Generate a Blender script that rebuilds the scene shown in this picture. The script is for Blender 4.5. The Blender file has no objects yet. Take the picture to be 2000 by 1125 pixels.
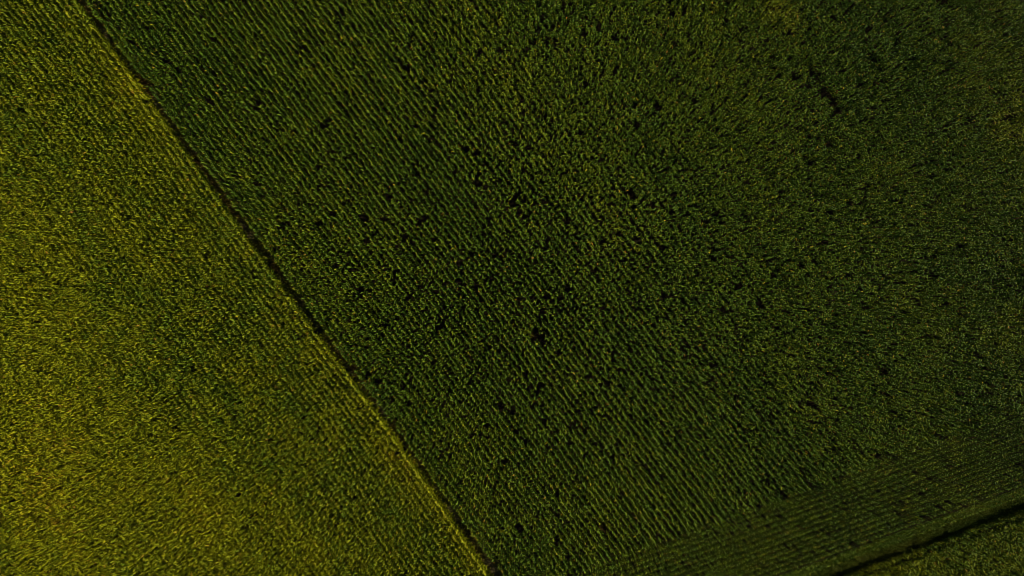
# Aerial view straight down on maize fields split by a bare strip, low sun from the right.
import bpy, math
import numpy as np

rng = np.random.default_rng(7)
S = bpy.context.scene
COL = S.collection

# ------------------------------------------------------------------ layout
H = 92.0                                # camera height above the soil
LENS = 23.8
GS = (36.0 / LENS) * H / 2000.0         # metres on the soil per photo pixel


def G(px, py):
    """photo pixel -> point on the soil (metres)"""
    return np.array([(px - 1000.0) * GS, (562.5 - py) * GS])


A = math.radians(54.0)
D = np.array([math.cos(A), -math.sin(A)])        # along the rows of the two big fields
N = np.array([math.sin(A), math.cos(A)])         # across them, up and to the right
B = math.radians(20.0)
E = np.array([math.cos(B), math.sin(B)])         # along the headland rows and the grass track
M = np.array([math.sin(B), -math.cos(B)])        # across them, down and to the right
ROW = 0.75
STEP = 0.25
HALF_X, HALF_Y = 1000 * GS + 7.0, 562.5 * GS + 7.0

V_MAIN = (-349 + 14.5) * GS                # first row of the main field
W_HEAD = 550 * GS                        # where the main rows end
W_LAST = 706 * GS                        # last headland row before the track
W_CORNER = 747 * GS                      # first row of the corner field


def v_strip(u):
    """centre line of the bare strip (wanders a little)"""
    return (-349 + 3.0 * np.sin(u * 0.11 + 0.6) + 2.0 * np.sin(u * 0.037 + 2.0)) * GS


def v_left(u):
    """last row of the left field; the strip is widest near the top, narrow in the middle"""
    up = u / GS
    w = np.interp(up, [-900, -720, -560, -420, -250, -170, -60, 60, 260, 420, 700],
                  [4, 6, 9, 8, 7, 8, 6, 6, 8, 9, 9])
    return v_strip(u) - (w + 2) * GS


# ------------------------------------------------------------------ noise
class Noise:
    def __init__(self, seed, n=96):
        self.n = n
        self.g = np.random.default_rng(seed).random((n, n))

    def __call__(self, x, y):
        n = self.n
        xi, yi = np.floor(x).astype(int), np.floor(y).astype(int)
        fx, fy = x - xi, y - yi
        fx, fy = fx * fx * (3 - 2 * fx), fy * fy * (3 - 2 * fy)
        g = self.g
        a, b = g[xi % n, yi % n], g[(xi + 1) % n, yi % n]
        c, d = g[xi % n, (yi + 1) % n], g[(xi + 1) % n, (yi + 1) % n]
        return (a * (1 - fx) + b * fx) * (1 - fy) + (c * (1 - fx) + d * fx) * fy


n_a, n_b, n_c, n_d = Noise(1), Noise(2), Noise(3), Noise(4)


# ------------------------------------------------------------------ materials
def nodes(name):
    m = bpy.data.materials.new(name)
    m.use_nodes = True
    nt = m.node_tree
    return m, nt, nt.nodes['Principled BSDF']


def ramp(nt, stops):
    r = nt.nodes.new('ShaderNodeValToRGB')
    el = r.color_ramp.elements
    while len(el) < len(stops):
        el.new(0.5)
    for e, (p, c) in zip(el, stops):
        e.position = p
        e.color = (*c, 1)
    return r


def leaf_material(name, stops, rough=0.5, spec=0.3, trans=0.0):
    m, nt, b = nodes(name)
    at = nt.nodes.new('ShaderNodeAttribute')
    at.attribute_name = 'tint'
    geo = nt.nodes.new('ShaderNodeNewGeometry')
    nz = nt.nodes.new('ShaderNodeTexNoise')
    nz.inputs['Scale'].default_value = 9.0
    nt.links.new(geo.outputs['Position'], nz.inputs['Vector'])
    ma = nt.nodes.new('ShaderNodeMath')
    ma.operation = 'MULTIPLY_ADD'
    ma.inputs[1].default_value = 0.16
    nt.links.new(nz.outputs['Fac'], ma.inputs[0])
    nt.links.new(at.outputs['Fac'], ma.inputs[2])
    su = nt.nodes.new('ShaderNodeMath')
    su.operation = 'SUBTRACT'
    su.inputs[1].default_value = 0.08
    nt.links.new(ma.outputs[0], su.inputs[0])
    r = ramp(nt, stops)
    nt.links.new(su.outputs[0], r.inputs['Fac'])
    nt.links.new(r.outputs['Color'], b.inputs['Base Color'])
    b.inputs['Roughness'].default_value = rough
    b.inputs['Specular IOR Level'].default_value = spec
    if trans:
        out = nt.nodes['Material Output']
        tr = nt.nodes.new('ShaderNodeBsdfTranslucent')
        nt.links.new(r.outputs['Color'], tr.inputs['Color'])
        mx = nt.nodes.new('ShaderNodeMixShader')
        mx.inputs[0].default_value = trans
        nt.links.new(b.outputs[0], mx.inputs[1])
        nt.links.new(tr.outputs[0], mx.inputs[2])
        nt.links.new(mx.outputs[0], out.inputs['Surface'])
    return m


MAIZE = leaf_material('maize_leaf', [
    (0.0, (0.022, 0.046, 0.004)), (0.30, (0.054, 0.086, 0.004)), (0.55, (0.124, 0.130, 0.003)),
    (0.72, (0.168, 0.168, 0.003)), (0.86, (0.215, 0.152, 0.004)), (1.0, (0.200, 0.080, 0.012))], 0.6, 0.035, 0.0)
GRASS = leaf_material('grass_blade', [
    (0.0, (0.020, 0.038, 0.003)), (0.4, (0.048, 0.060, 0.004)), (0.7, (0.085, 0.070, 0.007)),
    (1.0, (0.105, 0.056, 0.012))], 0.8, 0.03)


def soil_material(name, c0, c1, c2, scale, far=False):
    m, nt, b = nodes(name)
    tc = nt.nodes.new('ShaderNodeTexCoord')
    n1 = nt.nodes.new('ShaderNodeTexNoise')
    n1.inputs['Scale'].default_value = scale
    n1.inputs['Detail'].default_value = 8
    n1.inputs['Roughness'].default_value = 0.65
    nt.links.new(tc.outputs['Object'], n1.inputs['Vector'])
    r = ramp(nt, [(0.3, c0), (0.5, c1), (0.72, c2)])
    nt.links.new(n1.outputs['Fac'], r.inputs['Fac'])
    n2 = nt.nodes.new('ShaderNodeTexNoise')
    n2.inputs['Scale'].default_value = 14
    n2.inputs['Detail'].default_value = 6
    nt.links.new(tc.outputs['Object'], n2.inputs['Vector'])
    bp = nt.nodes.new('ShaderNodeBump')
    bp.inputs['Strength'].default_value = 0.7
    bp.inputs['Distance'].default_value = 0.08
    nt.links.new(n2.outputs['Fac'], bp.inputs['Height'])
    nt.links.new(bp.outputs['Normal'], b.inputs['Normal'])
    b.inputs['Roughness'].default_value = 0.95
    b.inputs['Specular IOR Level'].default_value = 0.0
    col = r.outputs['Color']
    if far:                               # beyond the modelled crop the land goes on as green fields
        ln = nt.nodes.new('ShaderNodeVectorMath')
        ln.operation = 'LENGTH'
        nt.links.new(tc.outputs['Object'], ln.inputs[0])
        mr = nt.nodes.new('ShaderNodeMapRange')
        mr.inputs['From Min'].default_value = 95
        mr.inputs['From Max'].default_value = 110
        nt.links.new(ln.outputs['Value'], mr.inputs['Value'])
        n3 = nt.nodes.new('ShaderNodeTexNoise')
        n3.inputs['Scale'].default_value = 0.03
        n3.inputs['Detail'].default_value = 10
        nt.links.new(tc.outputs['Object'], n3.inputs['Vector'])
        r3 = ramp(nt, [(0.3, (0.025, 0.04, 0.006)), (0.7, (0.06, 0.065, 0.01))])
        nt.links.new(n3.outputs['Fac'], r3.inputs['Fac'])
        mx = nt.nodes.new('ShaderNodeMixRGB')
        nt.links.new(mr.outputs[0], mx.inputs[0])
        nt.links.new(col, mx.inputs[1])
        nt.links.new(r3.outputs['Color'], mx.inputs[2])
        col = mx.outputs[0]
    nt.links.new(col, b.inputs['Base Color'])
    return m


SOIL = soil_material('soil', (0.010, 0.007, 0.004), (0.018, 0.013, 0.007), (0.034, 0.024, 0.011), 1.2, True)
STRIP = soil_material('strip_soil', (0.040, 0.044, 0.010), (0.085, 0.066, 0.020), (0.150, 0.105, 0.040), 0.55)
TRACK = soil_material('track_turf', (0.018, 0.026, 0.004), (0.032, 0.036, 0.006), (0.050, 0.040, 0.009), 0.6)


# ------------------------------------------------------------------ mesh from arrays
def mesh_from(name, verts, loops, starts, tint, mat):
    me = bpy.data.meshes.new(name)
    me.vertices.add(len(verts))
    me.vertices.foreach_set('co', np.ascontiguousarray(verts, np.float32).ravel())
    me.loops.add(len(loops))
    me.loops.foreach_set('vertex_index', loops.astype(np.int32))
    me.polygons.add(len(starts))
    me.polygons.foreach_set('loop_start', starts.astype(np.int32))
    if tint is not None:
        at = me.attributes.new('tint', 'FLOAT', 'FACE')
        at.data.foreach_set('value', np.clip(tint, 0, 1).astype(np.float32))
    me.update(calc_edges=True)
    me.materials.append(mat)
    return me


class Strips:
    """collects ribbons (leaf blades) of the same number of sections as arrays"""

    def __init__(self):
        self.v, self.l, self.s, self.t = [], [], [], []
        self.nv = self.nl = 0

    def ribbons(self, mid, side, hw, tint):
        """mid (K,J,3) midrib points, side (K,J,3) unit across, hw (K,J) half widths (last one is the tip point), tint (K,)"""
        K, J, _ = mid.shape
        a = mid[:, :-1] - side[:, :-1] * hw[:, :-1, None]
        b = mid[:, :-1] + side[:, :-1] * hw[:, :-1, None]
        v = np.concatenate([np.stack([a, b], 2).reshape(K, 2 * (J - 1), 3), mid[:, -1:]], 1)
        nper = 2 * (J - 1) + 1
        pat, st = [], []
        for j in range(J - 2):
            st.append(len(pat))
            pat += [2 * j, 2 * j + 1, 2 * j + 3, 2 * j + 2]
        st.append(len(pat))
        pat += [2 * (J - 2), 2 * (J - 2) + 1, 2 * (J - 1)]
        self.raw(v.reshape(-1, 3), K, nper, pat, st, np.repeat(tint, len(st)))

    def raw(self, v, K, nper, pat, st, tint):
        pat, st = np.array(pat), np.array(st)
        self.v.append(v.astype(np.float32))
        self.l.append((self.nv + np.arange(K)[:, None] * nper + pat[None]).ravel().astype(np.int32))
        self.s.append((self.nl + np.arange(K)[:, None] * len(pat) + st[None]).ravel().astype(np.int32))
        self.t.append(tint)
        self.nv += K * nper
        self.nl += K * len(pat)

    def mesh(self, name, mat):
        return mesh_from(name, np.concatenate(self.v), np.concatenate(self.l), np.concatenate(self.s),
                         np.concatenate(self.t), mat)


# ------------------------------------------------------------------ maize
def leaf_ribbons(st, base, height, plane, tint, rg, leaves=7, J=4, spread=1.0, prof=(0.80, 0.90, 0.62, 0.40), lean=None):
    """leaves of many plants: base (P,2), height (P,), plane azimuth (P,), tint (P,)"""
    P = len(base)
    k = np.arange(leaves)[None, :]
    frac = (0.24 + 0.72 * k / (leaves - 1)) + rg.normal(0, 0.03, (P, leaves))
    az = plane[:, None] + math.pi * (k % 2) + rg.normal(0, 0.55, (P, leaves))
    top = k / (leaves - 1)
    length = np.interp(top, [0, 0.45, 0.75, 1.0], prof) * rg.uniform(0.6, 1.2, (P, leaves)) * spread
    th0 = np.radians(50 + 24 * top + rg.normal(0, 13, (P, leaves)))
    bend = np.radians(rg.uniform(35, 140, (P, leaves)) * (1.0 - 0.25 * top))
    hgt = np.broadcast_to(height[:, None], (P, leaves))
    z0 = frac * hgt
    K = P * leaves
    az, length, th0, bend, z0 = [x.reshape(K) for x in (az, length, th0, bend, z0)]
    bx = np.repeat(base, leaves, 0)
    tt = np.repeat(tint, leaves) + rg.normal(0, 0.07, K) + 0.10 * (0.5 - np.tile(top.ravel(), P)) * (rg.random(K) < 0.4)
    dry = rg.random(K) < 0.012
    tt = np.where(dry, rg.uniform(0.8, 1.0, K), tt)
    s = np.linspace(0, 1, J)
    mid = np.zeros((K, J, 3))
    if lean is not None:
        bx = bx + np.repeat(lean, leaves, 0) * z0[:, None]
    mid[:, 0, 0], mid[:, 0, 1], mid[:, 0, 2] = bx[:, 0], bx[:, 1], z0
    curl = rg.normal(0, 0.35, K)
    for j in range(1, J):
        ds = length / (J - 1)
        th = th0 - bend * (s[j] + s[j - 1]) / 2
        a2 = az + curl * s[j]
        mid[:, j, 0] = mid[:, j - 1, 0] + ds * np.cos(th) * np.cos(a2)
        mid[:, j, 1] = mid[:, j - 1, 1] + ds * np.cos(th) * np.sin(a2)
        mid[:, j, 2] = np.maximum(mid[:, j - 1, 2] + ds * np.sin(th), 0.03)
    twist = rg.normal(0, 0.45, K)
    side = np.zeros((K, J, 3))
    for j in range(J):
        tw = twist * s[j]
        side[:, j, 0] = -np.sin(az) * np.cos(tw)
        side[:, j, 1] = np.cos(az) * np.cos(tw)
        side[:, j, 2] = np.sin(tw)
    w0 = rg.uniform(0.062, 0.088, K)
    prof = np.interp(s, [0, 0.3, 0.65, 1], [0.62, 1.0, 0.85, 0.0])
    st.ribbons(mid, side, w0[:, None] * prof[None], tt)


def stalk_prisms(st, base, height, tint, lean, r=0.016):
    P = len(base)
    v = np.zeros((P, 6, 3))
    for j in range(3):
        a = 2 * math.pi * j / 3
        for q, z in ((0, 0.0), (1, 0.93)):
            rr = r * (1 - 0.5 * q)
            v[:, j + 3 * q, 0] = base[:, 0] + lean[:, 0] * height * z + rr * math.cos(a)
            v[:, j + 3 * q, 1] = base[:, 1] + lean[:, 1] * height * z + rr * math.sin(a)
            v[:, j + 3 * q, 2] = height * z
    pat = [0, 1, 4, 3, 1, 2, 5, 4, 2, 0, 3, 5]
    st.raw(v.reshape(-1, 3), P, 6, pat, [0, 4, 8], np.repeat(tint, 3))


def tassels(st, base, height, rg, tint, spikes=4):
    P = len(base)
    if P == 0:
        return
    K = P * spikes
    q = np.tile(np.arange(spikes), P)
    az = rg.uniform(0, 2 * math.pi, K)
    up = np.where(q == 0, math.radians(85), np.radians(rg.uniform(35, 70, K)))
    ln = rg.uniform(0.16, 0.30, K)
    b = np.repeat(base, spikes, 0)
    z = np.repeat(height * 0.92, spikes)
    mid = np.zeros((K, 3, 3))
    for j, f in enumerate((0, 0.55, 1.0)):
        droop = 0.25 * f * f
        mid[:, j, 0] = b[:, 0] + ln * f * np.cos(up) * np.cos(az) * (1 + droop)
        mid[:, j, 1] = b[:, 1] + ln * f * np.cos(up) * np.sin(az) * (1 + droop)
        mid[:, j, 2] = z + ln * f * np.sin(up) - droop * 0.12
    side = np.zeros((K, 3, 3))
    side[..., 0], side[..., 1] = -np.sin(az)[:, None], np.cos(az)[:, None]
    hw = np.tile(np.array([0.009, 0.012, 0.0]), (K, 1))
    st.ribbons(mid, side, hw, np.repeat(tint, spikes) + rg.normal(0, 0.05, K))


def build_crop(pts, height, tint, name, label, plane_dir, spread, prof=(0.80, 0.90, 0.62, 0.40), lean_by=lambda p: np.full(len(p), 0.035)):
    st = Strips()
    P = len(pts)
    plane = plane_dir + math.pi / 2 + rng.normal(0, 0.75, P)
    x, y = pts[:, 0], pts[:, 1]            # neighbours lean together, so the stand opens and closes
    lb = lean_by(pts)[:, None]
    lean = lb * np.stack([n_a(x * 1.1 + 40, y * 1.1) - 0.5, n_b(x * 1.1, y * 1.1 + 40) - 0.5], 1) * 2
    lean += rng.normal(0, 0.75, (P, 2)) * lb
    leaf_ribbons(st, pts, height, plane, tint, rng, spread=spread, prof=prof, lean=lean)
    stalk_prisms(st, pts, height, np.clip(tint - 0.05, 0, 1), lean)
    has = rng.random(P) < 0.55
    tassels(st, (pts + lean * height[:, None])[has], height[has], rng, rng.uniform(0.62, 0.98, has.sum()), 4)
    ob = bpy.data.objects.new(name, st.mesh(name, MAIZE))
    COL.objects.link(ob)
    ob['kind'] = 'stuff'
    ob['category'] = 'maize field'
    ob['label'] = label
    return ob


def inside(p, m=0.0):
    return (np.abs(p[:, 0]) < HALF_X + m) & (np.abs(p[:, 1]) < HALF_Y + m)


def rows_of(v_of, k0, k1, d, n, step=STEP, runs=0.003, jit=0.05):
    """plants along rows k0..k1; v_of(u, k) gives the offset across"""
    out = []
    for k in range(k0, k1):
        u = np.arange(-95, 95, step) + rng.uniform(0, step)
        u = u + rng.normal(0, 0.035, len(u))
        keep = rng.random(len(u)) > 0.035
        run = np.flatnonzero(rng.random(len(u)) < runs)           # small runs that never came up
        for i in run:
            keep[i:i + rng.integers(1, 4)] = False
        u = u[keep]
        v = v_of(u, k) + rng.normal(0, jit, len(u))
        out.append(u[:, None] * d + v[:, None] * n)
    p = np.concatenate(out)
    return p[inside(p)]


# places in the main crop where plants failed: photo x, y, length along rows, width (pixels)
GAPS = [(605, 86, 13, 9), (668, 171, 12, 8), (840, 183, 14, 9), (943, 326, 11, 9), (971, 364, 20, 11), (1312, 383, 13, 10),
        (1170, 436, 11, 9), (1043, 581, 12, 12), (1062, 608, 12, 10), (1048, 656, 34, 15), (1153, 730, 17, 10), (1186, 745, 10, 10),
        (798, 583, 12, 8), (863, 637, 15, 8), (1000, 800, 12, 9), (1091, 993, 11, 11), (1176, 1030, 20, 11), (1300, 581, 13, 10),
        (1691, 63, 14, 11), (1825, 8, 22, 15), (1836, 48, 13, 10), (1650, 400, 14, 14), (1775, 588, 14, 12), (1612, 590, 13, 12),
        (1716, 718, 13, 11), (1916, 762, 14, 11), (1535, 75, 11, 9), (1465, 100, 11, 8), (1543, 148, 11, 9), (1685, 238, 13, 10),
        (1650, 98, 10, 9), (1050, 67, 13, 8), (985, 185, 12, 9), (1025, 225, 14, 9), (915, 292, 14, 8), (1033, 290, 12, 9),
        (805, 83, 14, 9), (690, 495, 12, 9), (715, 600, 14, 8), (790, 750, 12, 9), (640, 250, 13, 8), (505, 315, 13, 8),
        (765, 385, 13, 7), (660, 520, 10, 8), (1000, 400, 14, 10), (1025, 395, 12, 9), (1165, 60, 13, 9), (1095, 745, 9, 8),
        (1230, 390, 12, 9), (1385, 710, 12, 8), (1435, 770, 14, 9), (1560, 770, 11, 8), (1330, 935, 12, 8), (1240, 920, 10, 8),
        (1730, 985, 10, 8), (1775, 920, 12, 9), (1805, 930, 12, 8), (1785, 955, 14, 8), (1975, 905, 12, 8), (1700, 325, 11, 9)]
LEFT_GAPS = [(383, 773, 10, 8), (151, 661, 9, 7), (60, 222, 10, 7), (130, 383, 9, 7), (300, 455, 9, 7)]
GAP_LINE = (np.array([1576., 142.]), np.array([1638., 223.]))      # one row missing over a stretch


def gap_mask(p, gaps):
    ok = np.ones(len(p), bool)
    wob = 0.75 + 0.5 * n_c(p[:, 0] * 2.3, p[:, 1] * 2.3)
    for x, y, ln, wd in gaps:
        q = p - G(x, y)
        a, b = q @ D, q @ N
        ok &= ((a / (ln * 0.54 * GS)) ** 2 + (b / (wd * 0.54 * GS)) ** 2) > wob
    return ok


# --- main field
vmax = int((HALF_X * N[0] + HALF_Y * N[1] - V_MAIN) / ROW) + 2
main = rows_of(lambda u, k: V_MAIN + ROW * k + 0.05 * np.sin(u * 0.21 + k), 0, vmax, D, N, 0.27, 0.010, 0.04)
main = main[main @ M < W_HEAD + 0.2 + 0.6 * n_a(main[:, 0], main[:, 1])]
main = main[gap_mask(main, GAPS)]
ga, gb = G(*GAP_LINE[0]), G(*GAP_LINE[1])
k_gap = round(((ga + gb) @ N / 2 - V_MAIN) / ROW)               # two neighbouring rows fail over the same stretch
row_of = np.round((main @ N - V_MAIN) / ROW)
main = main[~((main @ D > ga @ D) & (main @ D < gb @ D) & ((row_of == k_gap) | ((row_of == k_gap - 1) & (rng.random(len(main)) < 0.6))))]
# --- headland
w0 = W_LAST
head = rows_of(lambda u, k: w0 - ROW * k, 0, int((W_LAST - W_HEAD) / ROW) + 1, E, M, 0.20, 0.007, 0.02)
head = head[(head @ N > V_MAIN - 0.2) & (head @ M > W_HEAD + 0.1 + 0.5 * n_c(head[:, 0] * 0.8, head[:, 1] * 0.8))]
head = head[gap_mask(head, GAPS)]
# --- corner field
corner = rows_of(lambda u, k: W_CORNER + ROW * k, 0, 40, E, M, 0.24, 0.001)
corner = corner[corner @ N > V_MAIN]
# --- left field
kmax = int((HALF_X * N[0] + HALF_Y * N[1] + V_MAIN) / ROW) + 8
left = rows_of(lambda u, k: v_left(u) - ROW * k, 0, kmax, D, N, 0.22, 0.0003, 0.035)
left = left[gap_mask(left, LEFT_GAPS)]


def px_of(p):
    return p[:, 0] / GS + 1000, 562.5 - p[:, 1] / GS


def spot(p, x, y, rx, ry, ang=0.0):
    """soft elliptical patch that shifts the leaf tint, photo pixels"""
    X, Y = px_of(p)
    c, s = math.cos(ang), math.sin(ang)
    a, b = (X - x) * c + (Y - y) * s, -(X - x) * s + (Y - y) * c
    return np.exp(-((a / rx) ** 2 + (b / ry) ** 2))


RA = math.radians(54)


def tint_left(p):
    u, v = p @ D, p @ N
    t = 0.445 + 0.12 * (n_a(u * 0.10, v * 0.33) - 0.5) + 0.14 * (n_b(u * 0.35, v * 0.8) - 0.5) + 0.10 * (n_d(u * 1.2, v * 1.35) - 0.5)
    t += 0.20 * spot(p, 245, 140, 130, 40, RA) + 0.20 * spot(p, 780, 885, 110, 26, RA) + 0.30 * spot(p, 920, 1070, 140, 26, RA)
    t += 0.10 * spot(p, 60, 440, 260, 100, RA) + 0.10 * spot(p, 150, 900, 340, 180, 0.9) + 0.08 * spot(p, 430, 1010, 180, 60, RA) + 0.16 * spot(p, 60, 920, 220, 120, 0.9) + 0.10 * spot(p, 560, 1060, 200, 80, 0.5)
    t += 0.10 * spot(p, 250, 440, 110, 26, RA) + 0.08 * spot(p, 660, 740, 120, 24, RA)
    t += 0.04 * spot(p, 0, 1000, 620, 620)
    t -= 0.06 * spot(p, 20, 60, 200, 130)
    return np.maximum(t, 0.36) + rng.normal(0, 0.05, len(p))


def tint_main(p):
    u, v = p @ D, p @ N
    t = 0.29 + 0.16 * (n_b(u * 0.06, v * 0.12) - 0.5) + 0.12 * (n_c(u * 0.5, v * 0.9) - 0.5)
    t += 0.20 * spot(p, 1510, 35, 80, 36, RA) + 0.12 * spot(p, 1960, 250, 60, 60) + 0.10 * spot(p, 1960, 640, 60, 60)
    t += 0.08 * spot(p, 1180, 1030, 60, 40)
    return t + rng.normal(0, 0.05, len(p))


def tint_corner(p):
    u, v = p @ E, p @ M
    t = 0.43 + 0.2 * (n_a(u * 0.12, v * 0.4) - 0.5) + 0.16 * spot(p, 1720, 1110, 120, 40, -B)
    return t + rng.normal(0, 0.05, len(p))


def thin(p, f, cut, sharp=0.12):
    """uneven stand: plants missing in small irregular pockets"""
    n = 0.6 * n_b(p[:, 0] * f + 3, p[:, 1] * f) + 0.4 * n_d(p[:, 0] * f * 2.1, p[:, 1] * f * 2.1 + 5)
    return p[n + rng.normal(0, sharp, len(p)) < cut]


def heights(p, mean, var):
    clump = n_a(p[:, 0] * 1.5 + 7, p[:, 1] * 1.5) - 0.5
    return mean + var * (n_d(p[:, 0] * 0.35, p[:, 1] * 0.35) - 0.5) * 2 + 2.2 * var * clump + rng.normal(0, 0.20 if var > 0.07 else 0.06, len(p))


main = thin(main, 2.6, 0.87, 0.17)
head = thin(head, 1.7, 0.88)
left = np.concatenate([left[np.abs(left @ N - v_left(left @ D)) < 0.25], thin(left[np.abs(left @ N - v_left(left @ D)) >= 0.25], 1.6, 0.91)])

# ------------------------------------------------------------------ single plants that stand out along the edges
HERO = []                               # (point, style, row name, order)
in_x, in_y = 1000 * GS, 562.5 * GS
on = lambda p: (np.abs(p[:, 0]) < in_x - 0.1) & (np.abs(p[:, 1]) < in_y - 0.1)

first_corner = np.abs(corner @ M - W_CORNER) < 0.2
pick = first_corner & on(corner)
cp = corner[pick]
cp = cp[np.argsort(-(cp @ E))]          # counted from the right-hand frame edge
corner = corner[~pick]
lu = left @ D
pick = (np.abs(left @ N - v_left(lu)) < 0.25) & on(left) & (lu > -60 * GS)
lp = left[pick]
lp = lp[np.argsort(-(lp @ D))]          # counted upwards from the bottom frame edge
n_lp = 288 - len(cp)
drop = lp[n_lp:]
lp, left = lp[:n_lp], np.concatenate([left[~pick], drop])
print('edge plants', len(cp), len(lp), 'crop', len(main), len(head), len(corner), len(left))


def ordinal(i):
    suf = 'th' if 10 <= i % 100 <= 20 else {1: 'st', 2: 'nd', 3: 'rd'}.get(i % 10, 'th')
    return f'{i}{suf}'


def hero_variant(tint, height, tassel, seed):
    rg = np.random.default_rng(seed)
    z = np.zeros((1, 2))
    hh = np.array([height])
    ls, ss, ts = Strips(), Strips(), Strips()
    leaf_ribbons(ls, z, hh, np.array([rg.uniform(0, 6.28)]), np.array([tint]), rg, 11, 7)
    v = []
    for q in range(5):                  # jointed tapering stalk
        f = q / 4
        for j in range(6):
            a = 2 * math.pi * j / 6
            r = 0.019 * (1 - 0.55 * f)
            v.append((r * math.cos(a), r * math.sin(a), height * 0.94 * f))
    pat, stt = [], []
    for q in range(4):
        for j in range(6):
            stt.append(len(pat))
            pat += [q * 6 + j, q * 6 + (j + 1) % 6, q * 6 + 6 + (j + 1) % 6, q * 6 + 6 + j]
    ss.raw(np.array(v), 1, 30, pat, stt, np.full(24, max(tint - 0.05, 0)))
    me = [ls.mesh('leaves', MAIZE), ss.mesh('stalk', MAIZE)]
    if tassel:
        tassels(ts, z, hh, rg, np.array([rg.uniform(0.65, 0.95)]), 7)
        me.append(ts.mesh('tassel', MAIZE))
    return me


VARS = {}


def variant(style, tassel, i):
    key = (style, tassel, i)
    if key not in VARS:
        base = {'yellow': 0.66, 'light': 0.48, 'green': 0.30}[style]
        h = 2.15 + 0.12 * (i % 3)
        me = hero_variant(base + 0.02 * (i % 3 - 1), h, tassel, hash((style[0] == 'y', tassel, i)) % 9999 + 11 * i + len(style))
        root = bpy.data.objects.new('maize_plant', None)
        kids = []
        for m_ in me:
            o = bpy.data.objects.new(m_.name.split('.')[0], m_)
            kids.append(o)
        VARS[key] = (root, kids)
    return VARS[key]


WORD = {'yellow': 'yellowing', 'light': 'light green', 'green': 'dark green'}
used = set()


def place(pt, tint, label, group, scale=1.0, tilt=(0.0, 0.0)):
    style = 'yellow' if tint > 0.57 else 'light' if tint > 0.40 else 'green'
    tassel = bool(rng.random() < 0.6)
    i = int(rng.integers(0, 6))
    root, kids = variant(style, tassel, i)
    r = root.copy()
    COL.objects.link(r)
    r.empty_display_size = 0.3
    r.location = (pt[0], pt[1], 0.0)
    r.rotation_euler = (tilt[0], tilt[1], rng.uniform(0, 2 * math.pi))
    r.scale = (scale,) * 3
    for k in kids:
        c = k.copy()
        COL.objects.link(c)
        c.parent = r
    lab = label.format(look=WORD[style], tas='with tan tassel' if tassel else 'without tassel')
    assert lab not in used, lab
    used.add(lab)
    r['label'] = lab
    r['category'] = 'maize plant'
    r['group'] = group


tc = tint_corner(cp) - 0.02
for i, p in enumerate(cp):
    place(p, tc[i], '{look} maize plant {tas}, ' + ordinal(i + 1) + ' from right edge beside grass track',
          'maize plants lining the grass track', rng.uniform(0.46, 0.72))
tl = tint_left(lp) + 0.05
for i, p in enumerate(lp):
    place(p, tl[i], '{look} maize plant {tas}, ' + ordinal(i + 1) + ' from bottom edge beside strip',
          'maize plants lining the bare strip', rng.uniform(0.88, 1.03))
# stray plants that came up in the strip itself
STRAY = [((238, 128), 0.50, 'stray {look} maize plant {tas}, uppermost in the bare strip'),
         ((352, 262), 0.42, 'stray {look} maize plant {tas} in the wide stretch of strip'),
         ((438, 381), 0.44, 'stray {look} maize plant {tas} in the bare strip, third from the top'),
         ((527, 505), 0.46, 'stray {look} maize plant {tas} just above the brown weed clump'),
         ((556, 560), 0.50, 'stray {look} maize plant {tas} just below the brown weed clump'),
         ((604, 628), 0.34, 'stray {look} maize plant {tas} where the bare strip narrows'),
         ((722, 772), 0.36, 'stray {look} maize plant {tas} in the narrow middle of the bare strip'),
         ((846, 938), 0.36, 'stray {look} maize plant {tas}, lowest inside the bare strip')]
for (x, y), t, lab in STRAY:
    place(G(x, y), t, lab, 'stray maize plants in the bare strip', rng.uniform(0.55, 0.78))

# plants left standing round the biggest hole in the main field
HOLE = [((1029, 648), 0.62, '{look} maize plant {tas} at upper left end of the bare hole'),
        ((1036, 646), 0.62, '{look} maize plant {tas}, second from the upper left end of the bare hole'),
        ((1054, 646), 0.35, '{look} maize plant {tas} leaning over the right side of the bare hole')]
for (x, y), t, lab in HOLE:
    place(G(x, y), t, lab, 'maize plants round the bare hole', rng.uniform(0.6, 0.8), (rng.uniform(-.2, .2), rng.uniform(-.2, .2)))

# ------------------------------------------------------------------ the mass of the crop
build_crop(main, heights(main, 2.32, 0.16), tint_main(main), 'maize_crop',
           'dark green maize in straight rows, the large field right of the bare strip', -A, 0.84, (0.55, 0.70, 0.63, 0.44), lean_by=lambda p: np.interp(p @ N, [-16, 14], [0.018, 0.075]))
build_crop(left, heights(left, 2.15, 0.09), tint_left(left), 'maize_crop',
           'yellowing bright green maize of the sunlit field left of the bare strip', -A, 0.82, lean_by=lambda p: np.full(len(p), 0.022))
build_crop(head, heights(head, 2.25, 0.06), tint_main(head) + 0.01, 'maize_crop',
           'dark green maize headland whose rows run beside the grass track', B, 0.72, (0.12, 0.20, 0.56, 0.50), lambda p: np.full(len(p), 0.014))
build_crop(corner, heights(corner, 2.2, 0.14), tint_corner(corner), 'maize_crop',
           'light green maize field in the lower right corner beyond the grass track', B, 0.85)


# ------------------------------------------------------------------ ground sheets
def sheet(name, quad_pts, z, mat, label=None):
    """strip sheet from two polylines"""
    a, b = quad_pts
    n = len(a)
    v = [(p[0], p[1], z) for p in a] + [(p[0], p[1], z) for p in b]
    f = [(i, i + 1, n + i + 1, n + i) for i in range(n - 1)]
    me = bpy.data.meshes.new(name)
    me.from_pydata(v, [], f)
    me.materials.append(mat)
    me.update()
    if me.polygons[0].normal.z < 0:
        me.flip_normals()
    o = bpy.data.objects.new(name, me)
    COL.objects.link(o)
    o['kind'] = 'structure'
    if label:
        o['label'] = label
    return o


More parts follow.
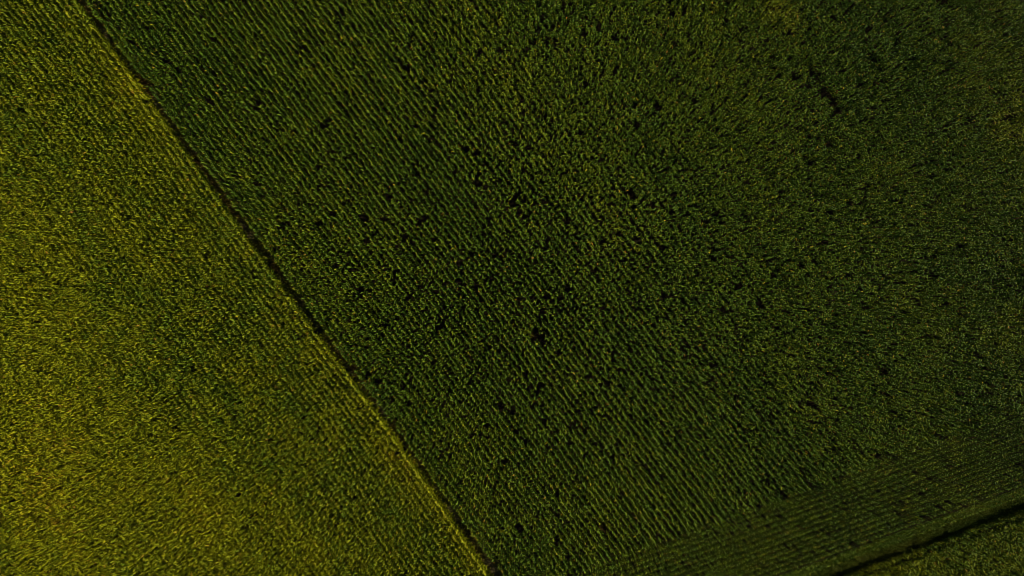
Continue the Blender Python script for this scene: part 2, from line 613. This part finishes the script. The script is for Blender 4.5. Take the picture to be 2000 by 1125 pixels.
R = 3000.0
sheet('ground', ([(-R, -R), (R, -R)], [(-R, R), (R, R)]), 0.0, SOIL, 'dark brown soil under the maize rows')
us = np.arange(-85, 86, 1.0)
lo = [D * u + N * (v_left(u) + 0.05) for u in us]
hi = [D * u + N * (V_MAIN - 0.05) for u in us]
sheet('dirt_strip', (lo, hi), 0.004, STRIP, 'brown bare strip of earth between the two maize fields')
us = np.arange(-20, 100, 1.0)
sheet('grass_track', ([E * u + M * (W_LAST + 0.1) for u in us], [E * u + M * (W_CORNER - 0.05) for u in us]), 0.008, TRACK,
      'grassy track between the headland and the corner field')


# ------------------------------------------------------------------ grass on the track, dry grass on the strip
def blades(pts, height, tint, rg):
    st = Strips()
    K = len(pts)
    az = rg.uniform(0, 2 * math.pi, K)
    lean = rg.uniform(0.25, 1.0, K)
    mid = np.zeros((K, 3, 3))
    for j, f in enumerate((0, 0.55, 1.0)):
        mid[:, j, 0] = pts[:, 0] + np.cos(az) * lean * height * f * f
        mid[:, j, 1] = pts[:, 1] + np.sin(az) * lean * height * f * f
        mid[:, j, 2] = 0.01 + height * f * (1 - 0.25 * lean * f)
    side = np.zeros((K, 3, 3))
    side[..., 0], side[..., 1] = -np.sin(az)[:, None], np.cos(az)[:, None]
    w = rg.uniform(0.010, 0.026, K)
    st.ribbons(mid, side, w[:, None] * np.array([0.9, 1.0, 0.0])[None], tint)
    return st


K = 70000
u = rng.uniform(-15, 80, K)
w = rng.uniform(W_LAST + 0.15, W_CORNER + 0.1, K)
p = u[:, None] * E + w[:, None] * M
p = p[inside(p) & (n_a(p[:, 0] * 0.9, p[:, 1] * 0.9) > 0.05 + 0.3 * rng.random(K))]
hg = 0.12 + (0.33 + 0.35 * np.clip((p @ M - W_CORNER + 0.7) / 0.5, 0, 1)) * n_b(p[:, 0] * 0.7, p[:, 1] * 0.7) * rng.uniform(0.5, 1.2, len(p))
tt = 0.36 + 0.4 * (n_c(p @ E * 0.25, p @ M * 0.8) - 0.5) + rng.normal(0, 0.1, len(p))
o = bpy.data.objects.new('grass', blades(p, hg, tt, rng).mesh('grass', GRASS))
COL.objects.link(o)
o['kind'], o['category'], o['label'] = 'stuff', 'grass', 'short yellow green grass on the track beside the corner field'

K = 60000
u = rng.uniform(-82, 60, K)
f = rng.uniform(0, 1, K)
v = v_left(u) + f * (V_MAIN - v_left(u))
p = u[:, None] * D + v[:, None] * N
keep = inside(p) & (n_d(u * 0.45, v * 1.1) > 0.30 + 0.35 * rng.random(K))
p, u = p[keep], u[keep]
hg = 0.12 + 0.95 * n_b(p[:, 0] * 0.6, p[:, 1] * 0.6) ** 2 * rng.uniform(0.4, 1.2, len(p))
tt = 0.55 + 0.8 * (n_a(u * 0.16, p @ N * 0.5) - 0.5) + rng.normal(0, 0.12, len(p))
o = bpy.data.objects.new('dry_grass', blades(p, hg, tt, rng).mesh('dry_grass', GRASS))
COL.objects.link(o)
o['kind'], o['category'], o['label'] = 'stuff', 'grass', 'patchy dry grass and weeds on the brown bare strip'


# ------------------------------------------------------------------ dry weed clumps and a fallen stalk
def weed_clump(x, y, rx, ry, count, tint, label):
    rg = np.random.default_rng(int(x))
    a, r = rg.uniform(0, 2 * math.pi, count), np.sqrt(rg.random(count))
    lobes = 0.75 + 0.25 * np.sin(3 * a + 1.0)
    pts = (r * lobes * rx * GS * np.cos(a))[:, None] * D + (r * lobes * ry * GS * np.sin(a))[:, None] * N
    c = G(x, y)
    h = (0.35 + 0.45 * rg.random(count)) * (1.1 - 0.6 * r)
    me = blades(pts, h, tint + rg.normal(0, 0.1, count), rg).mesh('dry_weed_clump', GRASS)
    o = bpy.data.objects.new('dry_weed_clump', me)
    COL.objects.link(o)
    o.location = (c[0], c[1], 0)
    o['label'], o['category'], o['group'] = label, 'weed clump', 'dry weed clumps'


weed_clump(541, 521, 17, 9, 2600, 0.92, 'brown dry weed clump in the bare strip below the fallen stalk')
weed_clump(1038, 650, 9, 5, 350, 0.75, 'tan dry weed clump inside the bare hole of the main field')
weed_clump(1176, 1030, 9, 6, 700, 0.98, 'reddish brown dry weed clump in the main field near the bottom edge')
weed_clump(381, 312, 11, 6, 900, 0.85, 'brown dry weed clump in the wide upper part of the bare strip')


def fallen_stalk():
    rg = np.random.default_rng(5)
    a, b = G(508, 485), G(522, 480)
    root = bpy.data.objects.new('fallen_stalk', None)
    root.location = (a[0], a[1], 0.12)
    COL.objects.link(root)
    root['label'], root['category'] = 'pale fallen maize stalk lying across the bare strip above the brown weeds', 'stalk'
    d = np.append((b - a), 0.15) * 1.3
    z = np.cross(d, (0, 0, 1))
    z = z / np.linalg.norm(z)
    st = Strips()
    v, pat, stt = [], [], []
    for q in range(4):
        for j in range(6):
            an = 2 * math.pi * j / 6
            r = 0.026 * (1 - 0.2 * q)
            c = d * q / 3
            v.append(c + r * math.cos(an) * z + np.array([0, 0, r * math.sin(an)]))
    for q in range(3):
        for j in range(6):
            stt.append(len(pat))
            pat += [q * 6 + j, q * 6 + (j + 1) % 6, q * 6 + 6 + (j + 1) % 6, q * 6 + 6 + j]
    st.raw(np.array(v), 1, 24, pat, stt, np.full(18, 0.62))
    s_ = bpy.data.objects.new('stalk', st.mesh('stalk', MAIZE))
    s_.parent = root
    COL.objects.link(s_)
    st = Strips()
    K = 4
    mid, side = np.zeros((K, 5, 3)), np.zeros((K, 5, 3))
    for i in range(K):
        az = math.atan2(d[1], d[0]) + rg.uniform(-0.8, 0.8)
        for j in range(5):
            mid[i, j] = d * (0.2 + 0.22 * i) + np.array([math.cos(az), math.sin(az), 0]) * 0.15 * j + np.array([0, 0, 0.05 + 0.10 * j - 0.03 * j * j])
            side[i, j] = (-math.sin(az), math.cos(az), 0)
    st.ribbons(mid, side, np.tile(np.array([0.03, 0.045, 0.042, 0.03, 0.0]), (K, 1)), rg.uniform(0.5, 0.75, K))
    l_ = bpy.data.objects.new('leaves', st.mesh('leaves', MAIZE))
    l_.parent = root
    COL.objects.link(l_)


fallen_stalk()

# ------------------------------------------------------------------ light, sky, camera
SUN_AZ, SUN_EL = math.radians(11), math.radians(20.5)
to_sun = (math.cos(SUN_AZ) * math.cos(SUN_EL), math.sin(SUN_AZ) * math.cos(SUN_EL), math.sin(SUN_EL))
sun = bpy.data.lights.new('sun', 'SUN')
sun.energy = 5.0
sun.angle = math.radians(0.5)
sun.color = (1.0, 0.95, 0.84)
so = bpy.data.objects.new('sun', sun)
COL.objects.link(so)
import mathutils
so.rotation_euler = mathutils.Vector(to_sun).to_track_quat('Z', 'Y').to_euler()
so.location = (60, 15, 60)

wd = bpy.data.worlds.new('World')
S.world = wd
wd.use_nodes = True
nt = wd.node_tree
sky = nt.nodes.new('ShaderNodeTexSky')
sky.sky_type = 'NISHITA'
sky.sun_disc = False
sky.air_density = 0.35
sky.dust_density = 0.0
sky.sun_elevation = SUN_EL
sky.sun_rotation = math.radians(90) - SUN_AZ
bg = nt.nodes['Background']
bg.inputs['Strength'].default_value = 0.07
nt.links.new(sky.outputs[0], bg.inputs['Color'])

cam = bpy.data.cameras.new('camera')
cam.lens = LENS
cam.sensor_width = 36
cam.clip_end = 10000
co = bpy.data.objects.new('camera', cam)
COL.objects.link(co)
co.location = (0, 0, H)
S.camera = co

S.view_settings.view_transform = 'Standard'
S.view_settings.look = 'None'
S.view_settings.exposure = 1.05
S.view_settings.gamma = 1.0
S.cycles.max_bounces = 3
S.cycles.diffuse_bounces = 1
S.cycles.filter_width = 0.7
